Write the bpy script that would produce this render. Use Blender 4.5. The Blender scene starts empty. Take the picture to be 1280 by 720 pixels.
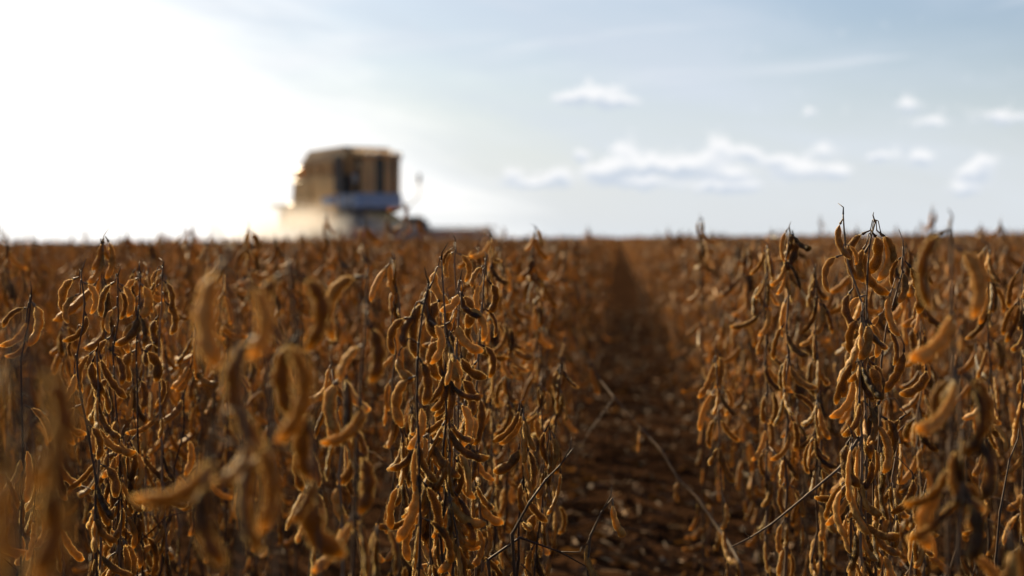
import bpy, math, random
import numpy as np
from mathutils import Vector, Matrix, Euler, noise as mnoise

R = math.radians
SC = bpy.context.scene
COL = SC.collection

# ------------------------------------------------------------------ camera, sky, sun, exposure
CAM_H = 0.80
F_PX = 1778.0                      # focal length in pixels of a 1280 px wide frame (50 mm on 36 mm)
YAW = math.atan((772 - 640) / F_PX)  # camera turned this much left of the crop rows (+Y)
PITCH = math.atan(62 / F_PX)
ROLL = R(-0.54)
cam_d = bpy.data.cameras.new('camera')
cam = bpy.data.objects.new('camera', cam_d)
COL.objects.link(cam)
cam_d.lens = 50.0
cam_d.sensor_width = 36.0
cam_d.clip_start = 0.05
cam_d.clip_end = 20000
cam.location = (0, 0, CAM_H)
CAM_ROT = Matrix.Rotation(YAW, 3, 'Z') @ Matrix.Rotation(math.pi / 2 - PITCH, 3, 'X') @ Matrix.Rotation(ROLL, 3, 'Z')
cam.rotation_euler = CAM_ROT.to_euler()
cam_d.dof.use_dof = True
cam_d.dof.focus_distance = 1.60
cam_d.dof.aperture_fstop = 4.1
cam_d.dof.aperture_blades = 9
SC.camera = cam


def at(px, py, d):
    """World point seen at pixel (px, py) of the 1280x720 photo, d metres deep."""
    v = Vector(((px - 640) / F_PX * d, -(py - 360) / F_PX * d, -d))
    return CAM_ROT @ v + Vector((0, 0, CAM_H))


def azel(px, py):
    v = (at(px, py, 1) - Vector((0, 0, CAM_H))).normalized()
    return math.atan2(v.x, v.y), math.asin(v.z)


SUN_AZ = R(-39)      # measured from +Y towards +X
SUN_EL = R(27)
SUN_DIR = Vector((math.sin(SUN_AZ) * math.cos(SUN_EL), math.cos(SUN_AZ) * math.cos(SUN_EL), math.sin(SUN_EL)))
sun_d = bpy.data.lights.new('sun', 'SUN')
sun_d.energy = 5.0
sun_d.angle = R(0.6)
sun_d.color = (1.0, 0.78, 0.48)
sun = bpy.data.objects.new('sun', sun_d)
COL.objects.link(sun)
sun.rotation_euler = SUN_DIR.to_track_quat('Z', 'Y').to_euler()
sun.location = (-20, 10, 30)

SC.view_settings.view_transform = 'Standard'
SC.view_settings.look = 'None'
SC.view_settings.exposure = 1.5
SC.view_settings.gamma = 1.0
SC.view_settings.use_curve_mapping = False
SC.cycles.use_denoising = True
SC.cycles.max_bounces = 7
SC.cycles.diffuse_bounces = 3
SC.cycles.glossy_bounces = 2
SC.cycles.transmission_bounces = 4
SC.cycles.transparent_max_bounces = 8
SC.cycles.volume_bounces = 1
SC.cycles.sample_clamp_indirect = 6.0
SC.cycles.volume_step_rate = 1.5


class NT:
    """Small helper for writing node trees."""
    def __init__(self, tree):
        self.t = tree
        self.n = tree.nodes
        self.l = tree.links

    def node(self, kind, **kw):
        n = self.n.new(kind)
        for k, v in kw.items():
            setattr(n, k, v)
        return n

    def put(self, sock, v):
        if isinstance(v, bpy.types.NodeSocket):
            self.l.new(v, sock)
        else:
            sock.default_value = v

    def math(self, op, a, b=0.0, c=None, clamp=False):
        n = self.node('ShaderNodeMath', operation=op, use_clamp=clamp)
        self.put(n.inputs[0], a)
        self.put(n.inputs[1], b)
        if c is not None:
            self.put(n.inputs[2], c)
        return n.outputs[0]

    def noise(self, vec, scale, detail=4, rough=0.5, dist=0.0):
        n = self.node('ShaderNodeTexNoise')
        if vec is not None:
            self.l.new(vec, n.inputs['Vector'])
        n.inputs['Scale'].default_value = scale
        n.inputs['Detail'].default_value = detail
        n.inputs['Roughness'].default_value = rough
        n.inputs['Distortion'].default_value = dist
        return n.outputs['Fac']

    def maprange(self, v, a, b, c=0.0, d=1.0, smooth=True):
        n = self.node('ShaderNodeMapRange', interpolation_type='SMOOTHSTEP' if smooth else 'LINEAR')
        self.put(n.inputs['Value'], v)
        n.inputs['From Min'].default_value = a
        n.inputs['From Max'].default_value = b
        n.inputs['To Min'].default_value = c
        n.inputs['To Max'].default_value = d
        return n.outputs[0]

    def ramp(self, fac, stops):
        n = self.node('ShaderNodeValToRGB')
        while len(n.color_ramp.elements) < len(stops):
            n.color_ramp.elements.new(0.5)
        for e, (p, c) in zip(n.color_ramp.elements, stops):
            e.position = p
            e.color = (*c, 1)
        self.put(n.inputs[0], fac)
        return n.outputs[0]

    def mix(self, fac, a, b, blend='MIX'):
        n = self.node('ShaderNodeMix', data_type='RGBA', blend_type=blend)
        self.put(n.inputs[0], fac)
        self.put(n.inputs[6], a if isinstance(a, bpy.types.NodeSocket) else (*a, 1))
        self.put(n.inputs[7], b if isinstance(b, bpy.types.NodeSocket) else (*b, 1))
        return n.outputs[2]


def build_world():
    w = bpy.data.worlds.new('World')
    SC.world = w
    w.use_nodes = True
    w.node_tree.nodes.clear()
    T = NT(w.node_tree)
    out = T.node('ShaderNodeOutputWorld')
    bg = T.node('ShaderNodeBackground')
    T.l.new(bg.outputs[0], out.inputs[0])
    sky = T.node('ShaderNodeTexSky', sky_type='NISHITA')
    sky.sun_disc = False
    sky.sun_elevation = SUN_EL
    sky.sun_rotation = SUN_AZ
    sky.air_density = 1.0
    sky.dust_density = 1.6
    sky.ozone_density = 1.2
    bg.inputs['Strength'].default_value = 0.050
    tc = T.node('ShaderNodeTexCoord')
    D = tc.outputs['Generated']
    sp = T.node('ShaderNodeSeparateXYZ')
    T.l.new(D, sp.inputs[0])
    az = T.math('ARCTAN2', sp.outputs[0], sp.outputs[1])
    el = T.math('ARCSINE', sp.outputs[2])
    ca = T.node('ShaderNodeCombineXYZ')
    T.put(ca.inputs[0], az)
    T.put(ca.inputs[1], el)
    P = ca.outputs[0]
    # stretched coordinates for the thin high cloud
    cs = T.node('ShaderNodeCombineXYZ')
    T.put(cs.inputs[0], az)
    T.put(cs.inputs[1], T.math('MULTIPLY', T.math('SUBTRACT', el, T.math('MULTIPLY', az, -0.18)), 4.2))
    PS = cs.outputs[0]
    sd = SUN_DIR
    dot = T.node('ShaderNodeVectorMath', operation='DOT_PRODUCT')
    T.l.new(D, dot.inputs[0])
    dot.inputs[1].default_value = sd
    toward = dot.outputs['Value']
    base = sky.outputs[0]
    base = T.mix(1.0, base, (0.58, 0.635, 0.71), 'MULTIPLY')
    # thin veil of high cloud, fading out on the side away from the sun
    away = T.math('MULTIPLY', T.maprange(toward, -0.4, 0.5, 0.06, 1.0), T.maprange(el, 0.22, 0.6, 1.0, 0.15))
    n1 = T.noise(PS, 2.6, 6, 0.5, 0.3)
    veil = T.maprange(n1, 0.38, 0.66, 0.15, 1.0)
    lowv = T.maprange(el, 0.0, 0.16, 0.85, 0.0)
    veil = T.math('MULTIPLY', veil, away)
    c1 = T.mix(veil, base, (4.55, 5.1, 5.85))
    c1 = T.mix(T.math('MULTIPLY', lowv, away), c1, (5.5, 5.85, 6.2))
    cs2 = T.node('ShaderNodeCombineXYZ')
    T.put(cs2.inputs[0], az)
    T.put(cs2.inputs[1], T.math('MULTIPLY', T.math('SUBTRACT', el, T.math('MULTIPLY', az, 0.10)), 8.0))
    wisp = T.maprange(T.noise(cs2.outputs[0], 3.4, 7, 0.58, 0.5), 0.50, 0.72, 0.0, 0.75)
    wisp = T.math('MULTIPLY', T.math('MULTIPLY', wisp, T.maprange(el, 0.05, 0.11)), away)
    c1 = T.mix(wisp, c1, (6.1, 6.3, 6.7))
    # the bright bank of cloud in front of the sun: its ragged edge climbs to the left
    u = T.math('MULTIPLY_ADD', az, F_PX, 772.0)
    v = T.math('MAXIMUM', T.math('MULTIPLY_ADD', el, -F_PX, 298.0), 0.0)
    eu = T.math('MULTIPLY_ADD', T.math('SQRT', v), 27.5, 120.0)
    nb = T.math('MULTIPLY', T.math('SUBTRACT', T.noise(PS, 5.0, 5, 0.55, 0.5), 0.5), 620.0)
    bank = T.maprange(T.math('ADD', T.math('SUBTRACT', eu, u), nb), -190.0, 260.0)
    bank = T.math('MULTIPLY', T.math('MULTIPLY', bank, T.maprange(az, -1.9, -1.3)), T.maprange(el, 0.25, 0.6, 1.0, 0.1))
    c2 = T.mix(bank, c1, (8.9, 8.7, 8.4))
    # small fair-weather cumulus low over the horizon
    puffs = [(668, 229, 40, 6), (800, 228, 44, 7), (905, 234, 60, 6), (850, 212, 18, 8), (749, 118, 30, 13), (714, 124, 22, 9), (772, 129, 30, 6), (640, 217, 17, 10), (698, 219, 18, 11), (727, 193, 11, 8), (781, 189, 17, 15),
             (786, 210, 42, 12), (823, 202, 18, 12), (757, 216, 22, 10), (897, 184, 18, 13), (882, 204, 30, 13), (935, 192, 18, 11), (913, 220, 36, 10),
             (972, 202, 22, 9), (1004, 214, 30, 12), (1025, 189, 17, 9), (1050, 214, 15, 8), (1134, 132, 20, 10), (1163, 154, 22, 6), (1099, 195, 22, 8),
             (1152, 199, 18, 9), (1228, 203, 17, 12), (1216, 219, 20, 11), (1206, 236, 20, 7), (1256, 146, 36, 10), (1011, 142, 9, 6), (1390, 190, 50, 16),
             (1470, 160, 46, 12), (1640, 215, 70, 20), (1720, 196, 40, 16), (-300, 220, 80, 15)]
    nz = T.node('ShaderNodeTexNoise')
    T.l.new(P, nz.inputs['Vector'])
    nz.inputs['Scale'].default_value = 75
    nz.inputs['Detail'].default_value = 5
    nz.inputs['Roughness'].default_value = 0.6
    off = T.node('ShaderNodeVectorMath', operation='MULTIPLY_ADD')
    T.l.new(nz.outputs['Color'], off.inputs[0])
    off.inputs[1].default_value = (0.014, 0.012, 0)
    T.l.new(P, off.inputs[2])
    spd = T.node('ShaderNodeSeparateXYZ')
    T.l.new(off.outputs[0], spd.inputs[0])
    X = T.math('SUBTRACT', spd.outputs[0], 0.007)
    Y = T.math('SUBTRACT', spd.outputs[1], 0.006)
    tot = None
    low = None
    for (px, py, rx, ry) in puffs:
        a0, e0 = azel(px, py)
        dx = T.math('MULTIPLY', T.math('SUBTRACT', X, a0), F_PX / rx)
        dy = T.math('MULTIPLY', T.math('SUBTRACT', Y, e0), F_PX / ry)
        r2 = T.math('ADD', T.math('MULTIPLY', dx, dx), T.math('MULTIPLY', dy, dy))
        g = T.math('EXPONENT', T.math('MULTIPLY', r2, -0.9))
        gl = T.math('MULTIPLY', g, dy)
        tot = g if tot is None else T.math('ADD', tot, g)
        low = gl if low is None else T.math('ADD', low, gl)
    cov = T.math('MULTIPLY', T.maprange(T.math('ADD', tot, T.math('MULTIPLY', T.math('SUBTRACT', T.noise(P, 75, 5, 0.65), 0.5), 1.9)), 0.15, 0.95), 0.9)
    shade = T.maprange(low, -0.45, 0.25, 0.0, 1.0)
    cc = T.mix(shade, (4.4, 4.9, 5.6), (7.1, 7.1, 7.2))
    c3 = T.mix(cov, c2, cc)
    T.l.new(c3, bg.inputs['Color'])


build_world()


# ------------------------------------------------------------------ mesh helpers
def mesh_from(name, V, F, mats=None, midx=None, smooth=True, tint=None, edge=None):
    me = bpy.data.meshes.new(name)
    me.from_pydata([tuple(v) for v in V], [], [tuple(int(i) for i in f) for f in F])
    for m in (mats or []):
        me.materials.append(m)
    if midx is not None:
        me.polygons.foreach_set('material_index', np.asarray(midx, dtype=np.int32))
    me.polygons.foreach_set('use_smooth', np.full(len(me.polygons), smooth))
    if tint is not None:
        a = me.attributes.new('tint', 'FLOAT', 'POINT')
        a.data.foreach_set('value', np.asarray(tint, dtype=np.float32))
    if edge is not None:
        a = me.attributes.new('seam', 'FLOAT', 'POINT')
        a.data.foreach_set('value', np.asarray(edge, dtype=np.float32))
    me.update()
    return me


def link(name, me, parent=None, loc=None, rot=None):
    o = bpy.data.objects.new(name, me)
    COL.objects.link(o)
    if parent is not None:
        o.parent = parent
    if loc is not None:
        o.location = loc
    if rot is not None:
        o.rotation_euler = rot
    return o


def tag(o, label=None, cat=None, group=None, kind=None):
    if label:
        o['label'] = label
    if cat:
        o['category'] = cat
    if group:
        o['group'] = group
    if kind:
        o['kind'] = kind
    return o


class MB:
    """Collects shapes into one mesh."""
    def __init__(self):
        self.V = []
        self.F = []
        self.M = []
        self.T = []
        self.n = 0

    def add(self, V, F, m=0, tint=0.0):
        V = np.asarray(V, dtype=float)
        self.V.append(V)
        for f in F:
            self.F.append([int(i) + self.n for i in f])
        self.M += [m] * len(F)
        self.T.append(np.full(len(V), tint))
        self.n += len(V)

    def add_faces(self, V, F, M, tint=0.0, T=None):
        self.V.append(V)
        self.F.append(F + self.n)
        self.M.append(M)
        self.T.append(T if T is not None else np.full(len(V), tint))
        self.n += len(V)

    def tube(self, pts, rad, sides=8, m=0, tint=0.0, cap=True):
        pts = [Vector(p) for p in pts]
        k = len(pts)
        if not hasattr(rad, '__len__'):
            rad = [rad] * k
        tan = []
        for i in range(k):
            a, b = pts[max(0, i - 1)], pts[min(k - 1, i + 1)]
            tan.append((b - a).normalized())
        ref = Vector((1, 0, 0)) if abs(tan[0].x) < 0.8 else Vector((0, 1, 0))
        V, F = [], []
        u = (ref - tan[0] * ref.dot(tan[0])).normalized()
        for i in range(k):
            u = (u - tan[i] * u.dot(tan[i])).normalized()
            v = tan[i].cross(u)
            for j in range(sides):
                a = 2 * math.pi * j / sides
                V.append(pts[i] + (u * math.cos(a) + v * math.sin(a)) * rad[i])
        for i in range(k - 1):
            for j in range(sides):
                j2 = (j + 1) % sides
                F.append((i * sides + j, i * sides + j2, (i + 1) * sides + j2, (i + 1) * sides + j))
        if cap:
            F.append(tuple(reversed(range(sides))))
            F.append(tuple((k - 1) * sides + j for j in range(sides)))
        self.add([tuple(v) for v in V], F, m, tint)

    def box(self, lo, hi, m=0, bev=0.0):
        (x0, y0, z0), (x1, y1, z1) = lo, hi
        if bev <= 0:
            V = [(x0, y0, z0), (x1, y0, z0), (x1, y1, z0), (x0, y1, z0), (x0, y0, z1), (x1, y0, z1), (x1, y1, z1), (x0, y1, z1)]
            F = [(0, 3, 2, 1), (4, 5, 6, 7), (0, 1, 5, 4), (1, 2, 6, 5), (2, 3, 7, 6), (3, 0, 4, 7)]
            self.add(V, F, m)
        else:
            self.prism([(x0, z0), (x1, z0), (x1, z1), (x0, z1)], y0, y1, m, bev)

    def prism(self, prof, y0, y1, m=0, bev=0.0):
        """profile in (x, z), extruded along y, with chamfered side edges."""
        n = len(prof)
        c = Vector((sum(p[0] for p in prof) / n, sum(p[1] for p in prof) / n))
        area = sum(prof[i][0] * prof[(i + 1) % n][1] - prof[(i + 1) % n][0] * prof[i][1] for i in range(n))
        if area < 0:
            prof = prof[::-1]
        if y0 > y1:
            y0, y1 = y1, y0

        def inset(b):
            r = []
            for i in range(n):
                p0, p, p1 = Vector(prof[i - 1]), Vector(prof[i]), Vector(prof[(i + 1) % n])
                d0, d1 = (p - p0).normalized(), (p1 - p).normalized()
                n0, n1 = Vector((-d0.y, d0.x)), Vector((-d1.y, d1.x))
                h = (n0 + n1)
                den = max(0.4, 1 + n0.dot(n1))
                r.append(p + h * (b / den))
            return r
        rings = []
        if bev > 0:
            rings.append((y0, inset(bev)))
            rings.append((y0 + bev, [Vector(p) for p in prof]))
            rings.append((y1 - bev, [Vector(p) for p in prof]))
            rings.append((y1, inset(bev)))
        else:
            rings = [(y0, [Vector(p) for p in prof]), (y1, [Vector(p) for p in prof])]
        V, F = [], []
        for y, pr in rings:
            V += [(p.x, y, p.y) for p in pr]
        for i in range(len(rings) - 1):
            for j in range(n):
                j2 = (j + 1) % n
                F.append((i * n + j, i * n + j2, (i + 1) * n + j2, (i + 1) * n + j))
        F.append(tuple(reversed(range(n))))
        F.append(tuple((len(rings) - 1) * n + j for j in range(n)))
        self.add(V, F, m)

    def lathe_y(self, prof, seg=32, m=0, c=(0, 0, 0)):
        """profile (radius, y) turned about the y axis through c."""
        V, F = [], []
        for r, y in prof:
            for j in range(seg):
                a = 2 * math.pi * j / seg
                V.append((c[0] + r * math.cos(a), c[1] + y, c[2] + r * math.sin(a)))
        for i in range(len(prof) - 1):
            for j in range(seg):
                j2 = (j + 1) % seg
                F.append((i * seg + j, (i + 1) * seg + j, (i + 1) * seg + j2, i * seg + j2))
        self.add(V, F, m)

    def build(self, name, mats, parent=None, smooth=False, tinted=False):
        V = np.concatenate([np.asarray(v, dtype=float).reshape(-1, 3) for v in self.V])
        me = mesh_from(name, V, self.F, mats if isinstance(mats, (list, tuple)) else [mats], self.M, smooth,
                       np.concatenate(self.T) if tinted else None)
        return link(name, me, parent)


# ------------------------------------------------------------------ materials
def new_mat(name):
    m = bpy.data.materials.new(name)
    m.use_nodes = True
    m.node_tree.nodes.clear()
    return m, NT(m.node_tree)


def plant_mat(name, stops, transl, tint_noise, bump=0.4, rough=0.6, sheen=0.5, tcol=(0.75, 0.34, 0.08), scale=60, seam=0.0, spec=0.25):
    m, T = new_mat(name)
    out = T.node('ShaderNodeOutputMaterial')
    oi = T.node('ShaderNodeObjectInfo')
    at_ = T.node('ShaderNodeAttribute', attribute_name='tint')
    rnd = T.math('FRACT', T.math('ADD', oi.outputs['Random'], at_.outputs['Fac']))
    tc = T.node('ShaderNodeTexCoord')
    n = T.noise(tc.outputs['Object'], scale, 4, 0.6)
    n2 = T.noise(tc.outputs['Object'], scale * 6, 3, 0.6)
    f = T.math('ADD', rnd, T.math('MULTIPLY', T.math('SUBTRACT', n, 0.5), tint_noise), clamp=True)
    col = T.ramp(f, stops)
    spk = T.maprange(n2, 0.60, 0.72, 0.0, 0.45)
    col = T.mix(spk, col, (0.05, 0.026, 0.014))
    p = T.node('ShaderNodeBsdfPrincipled')
    T.l.new(col, p.inputs['Base Color'])
    p.inputs['Roughness'].default_value = rough
    p.inputs['Specular IOR Level'].default_value = spec
    p.inputs['Sheen Weight'].default_value = sheen
    p.inputs['Sheen Roughness'].default_value = 0.25
    p.inputs['Sheen Tint'].default_value = (1.0, 0.72, 0.42, 1)
    if bump:
        b = T.node('ShaderNodeBump')
        b.inputs['Strength'].default_value = bump
        b.inputs['Distance'].default_value = 0.001
        T.l.new(T.noise(tc.outputs['Object'], scale * 4, 4, 0.6), b.inputs['Height'])
        T.l.new(b.outputs[0], p.inputs['Normal'])
    if transl > 0:
        t = T.node('ShaderNodeBsdfTranslucent')
        T.l.new(T.mix(1.0, col, tcol, 'MULTIPLY') if False else T.mix(0.5, col, tcol), t.inputs['Color'])
        mx = T.node('ShaderNodeMixShader')
        sm = T.node('ShaderNodeAttribute', attribute_name='seam')
        T.put(mx.inputs[0], T.math('MULTIPLY_ADD', sm.outputs['Fac'], seam, transl))
        T.l.new(p.outputs[0], mx.inputs[1])
        T.l.new(t.outputs[0], mx.inputs[2])
        T.l.new(mx.outputs[0], out.inputs[0])
    else:
        T.l.new(p.outputs[0], out.inputs[0])
    return m


POD_M = plant_mat('pod_husk', [(0.0, (0.008, 0.004, 0.0015)), (0.32, (0.032, 0.015, 0.004)), (0.62, (0.18, 0.086, 0.017)), (1.0, (0.46, 0.25, 0.065))],
                  0.13, 1.0, sheen=0.0, seam=0.66, rough=0.5, spec=0.25, bump=1.0, scale=170, tcol=(1.0, 0.58, 0.12))
HAIR_M = plant_mat('pod_fuzz', [(0.0, (0.20, 0.096, 0.020)), (1.0, (0.42, 0.235, 0.06))], 0.93, 0.4, bump=0, sheen=0, spec=0.1, tcol=(1.0, 0.78, 0.34))
STEM_M = plant_mat('dry_stem', [(0.0, (0.03, 0.016, 0.009)), (0.5, (0.08, 0.046, 0.025)), (1.0, (0.20, 0.13, 0.075))], 0.0, 0.7, bump=0.5, sheen=0.15)


def simple_mat(name, col, rough=0.5, metal=0.0, dirt=0.3, dirt_col=(0.22, 0.15, 0.09), scale=1.5, spec=0.5):
    m, T = new_mat(name)
    out = T.node('ShaderNodeOutputMaterial')
    p = T.node('ShaderNodeBsdfPrincipled')
    tc = T.node('ShaderNodeTexCoord')
    n = T.noise(tc.outputs['Object'], scale, 6, 0.65)
    f = T.maprange(n, 0.35, 0.75, 0.0, dirt)
    c = T.mix(f, col, dirt_col)
    T.l.new(c, p.inputs['Base Color'])
    T.put(p.inputs['Roughness'], T.maprange(n, 0.3, 0.8, rough, min(1, rough + 0.3)))
    p.inputs['Metallic'].default_value = metal
    p.inputs['Specular IOR Level'].default_value = spec
    T.l.new(p.outputs[0], out.inputs[0])
    return m


# ------------------------------------------------------------------ ground
def ground_material():
    m, T = new_mat('dry_soil')
    out = T.node('ShaderNodeOutputMaterial')
    p = T.node('ShaderNodeBsdfPrincipled')
    tc = T.node('ShaderNodeTexCoord')
    P = tc.outputs['Object']
    n1 = T.noise(P, 2.2, 5, 0.6)
    n2 = T.noise(P, 26, 6, 0.65)
    n3 = T.noise(P, 110, 3, 0.6)
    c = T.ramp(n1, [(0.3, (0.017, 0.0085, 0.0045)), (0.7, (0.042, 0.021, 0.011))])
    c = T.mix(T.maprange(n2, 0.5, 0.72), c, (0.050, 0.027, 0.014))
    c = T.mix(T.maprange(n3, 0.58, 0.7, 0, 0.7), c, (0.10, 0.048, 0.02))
    T.l.new(c, p.inputs['Base Color'])
    p.inputs['Roughness'].default_value = 1.0
    p.inputs['Specular IOR Level'].default_value = 0.0
    b = T.node('ShaderNodeBump')
    b.inputs['Strength'].default_value = 0.9
    b.inputs['Distance'].default_value = 0.02
    T.l.new(T.math('ADD', n2, T.math('MULTIPLY', n3, 0.4)), b.inputs['Height'])
    T.l.new(b.outputs[0], p.inputs['Normal'])
    T.l.new(p.outputs[0], out.inputs[0])
    return m


def soil_z(x, y):
    if abs(x) > 4 or y > 18 or y < -2:
        return 0.0
    fade = min(1, (4 - abs(x)) / 1.0, (18 - y) / 3.0, (y + 2) / 1.0)
    z = 0.022 * mnoise.noise(Vector((x * 3.1, y * 3.1, 1.3))) + 0.012 * mnoise.noise(Vector((x * 11, y * 11, 4.1))) + 0.006 * mnoise.noise(Vector((x * 30, y * 30, 7.7)))
    return z * max(0, fade)


def build_ground():
    xs = np.concatenate([[-3000, -900, -300, -100, -30, -10], np.arange(-4, -1.2, 0.2), np.arange(-1.2, 1.6, 0.028), np.arange(1.6, 4.01, 0.2), [10, 30, 100, 300, 900, 3000]])
    ys = np.concatenate([[-400, -60, -10], np.arange(-2, 2.4, 0.2), np.arange(2.4, 9, 0.035), np.arange(9, 18.1, 0.12), [22, 30, 60, 120, 300, 900, 2500, 6000]])
    V = [(x, y, soil_z(x, y)) for y in ys for x in xs]
    nx = len(xs)
    F = [(j * nx + i, j * nx + i + 1, (j + 1) * nx + i + 1, (j + 1) * nx + i) for j in range(len(ys) - 1) for i in range(nx - 1)]
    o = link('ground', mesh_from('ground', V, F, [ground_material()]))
    tag(o, kind='structure', label='dry reddish brown soil of the soybean field')


build_ground()

# ------------------------------------------------------------------ soybean pods
def pod_shape(rng, rings, sides, seeds, L, W, bend, hairs=0, hw=1.0):
    """A dry pod hanging from the origin down -Z, curved in the XZ plane. Returns V, F(list), material indices, nearness to the seam."""
    V, F, M, E = [], [], [], []
    ped = 0.16
    ph = rng.uniform(-0.05, 0.05)
    tw = rng.uniform(-0.5, 0.5)
    pos = Vector((0, 0, 0))
    ang = -bend * 0.35
    cen, frames = [], []
    ts = [0, 0.07, ped - 0.03] + [ped + (1 - ped) * (1 - (1 - i / (rings - 4)) ** 1.15) for i in range(rings - 3)]
    prev = 0
    sw = [rng.uniform(0.8, 1.15) for _ in range(seeds)]
    for t in ts:
        dl = (t - prev) * L
        prev = t
        a = ang + bend * t + (0.5 * max(0, t - 0.95) / 0.05 * (1 if bend > 0 else -1))
        pos = pos + Vector((math.sin(a), 0, -math.cos(a))) * dl
        cen.append(pos.copy())
        u = Vector((math.cos(a), 0, math.sin(a)))
        if t < ped:
            w = 0.0008 if t < ped - 0.05 else 0.0016
            if t == 0:
                w = 0.0007
            h = w
            asym = 0
        else:
            s = (t - ped) / (1 - ped)
            up = min(1, s / 0.30)
            up = math.sin(up * math.pi / 2) ** 0.8
            dn = min(1, (1 - s) / 0.16)
            dn = math.sqrt(1 - (1 - dn) ** 2)
            env = up * dn
            q = s * seeds / 0.93
            k = min(seeds - 1, int(q))
            bulge = (math.sin(math.pi * (q % 1)) ** 1.2) * sw[k] if q < seeds else 0
            w = W * 0.5 * (0.06 + env * (0.78 + 0.25 * bulge))
            h = W * 0.5 * (0.06 + env * (0.30 + 0.34 * bulge))
            asym = 0.10 * W * bulge * env
        frames.append((u, w, h, asym, t))
    for c, (u, w, h, asym, t) in zip(cen, frames):
        ca, sa = math.cos(tw * t), math.sin(tw * t)
        uu = Vector((u.x * ca, sa, u.z * ca))
        vv = Vector((-u.x * sa, ca, -u.z * sa))
        for j in range(sides):
            a = 2 * math.pi * j / sides
            x = math.cos(a)
            y = math.sin(a)
            sx = x * w + (asym if x > 0 else 0) * x
            V.append(c + uu * sx + vv * (y * h * (1 - 0.25 * x * x)))
            E.append(max(abs(x) ** 4, min(1, max(0, (t - 0.86) / 0.1)), 0.0) if t >= ped else 0.0)
    k = len(ts)
    for i in range(k - 1):
        for j in range(sides):
            j2 = (j + 1) % sides
            F.append((i * sides + j, (i + 1) * sides + j, (i + 1) * sides + j2, i * sides + j2))
            M.append(0 if i > 2 else 1)
    if hairs:
        body = [f for f in F if f[0] >= 3 * sides]
        for _ in range(hairs):
            f = rng.choice(body)
            a, b, c2, d = [V[i] for i in f]
            p = a.lerp(b, rng.random()).lerp(d.lerp(c2, rng.random()), rng.random())
            nrm = (b - a).cross(d - a)
            if nrm.length < 1e-12:
                continue
            nrm.normalize()
            dirv = nrm + Vector((rng.uniform(-.6, .6), rng.uniform(-.6, .6), rng.uniform(-0.9, 0.1)))
            dirv.normalize()
            side = dirv.cross(Vector((rng.uniform(-1, 1), rng.uniform(-1, 1), rng.uniform(-1, 1)))).normalized() * 0.00006 * hw
            ln = rng.uniform(0.0004, 0.0011)
            q = len(V)
            V += [p - side, p + side, p + dirv * ln + side * 0.35, p + dirv * ln - side * 0.35]
            E += [1, 1, 1, 1]
            F.append((q, q + 1, q + 2, q + 3))
            M.append(2)
    return V, F, M, E


def pod_lib(n, rings, sides, hairs, seed, hw=1.0):
    rng = random.Random(seed)
    lib = []
    for i in range(n):
        seeds = rng.choice([2, 3, 3, 3, 4])
        L = {2: 0.046, 3: 0.057, 4: 0.066}[seeds] * rng.uniform(0.92, 1.08)
        W = rng.uniform(0.0068, 0.0090)
        bend = rng.choice([-1, 1]) * rng.uniform(0.5, 1.9)
        lib.append(pod_shape(rng, rings, sides, seeds, L, W, bend, hairs, hw))
    return lib


N_POD = 12
LIB_FINE = pod_lib(N_POD, 24, 14, 1700, 5)
LIB_MED = pod_lib(N_POD, 15, 8, 260, 5, 3.0)
LIB_LOW = pod_lib(N_POD, 10, 6, 50, 5, 6.0)
LIB_FAR = pod_lib(5, 6, 4, 20, 9, 12.0)


def pod_mesh(i, lib, mats):
    V, F, M, E = lib[i]
    return mesh_from('pod', V, F, mats, M, edge=E)


FINE_MESH = [pod_mesh(i, LIB_FINE, [POD_M, STEM_M, HAIR_M]) for i in range(N_POD)]
MED_MESH = [pod_mesh(i, LIB_MED, [POD_M, STEM_M, HAIR_M]) for i in range(N_POD)]


def quads(lib):
    r = []
    for V, F, M, E in lib:
        r.append((np.array([tuple(v) for v in V]), np.array([f for f in F if len(f) == 4], dtype=int), np.array([m for m, f in zip(M, F) if len(f) == 4]), np.array(E[:len(V)])))
    return r


Q_LOW = quads(LIB_LOW)
Q_FAR = quads(LIB_FAR)


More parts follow.
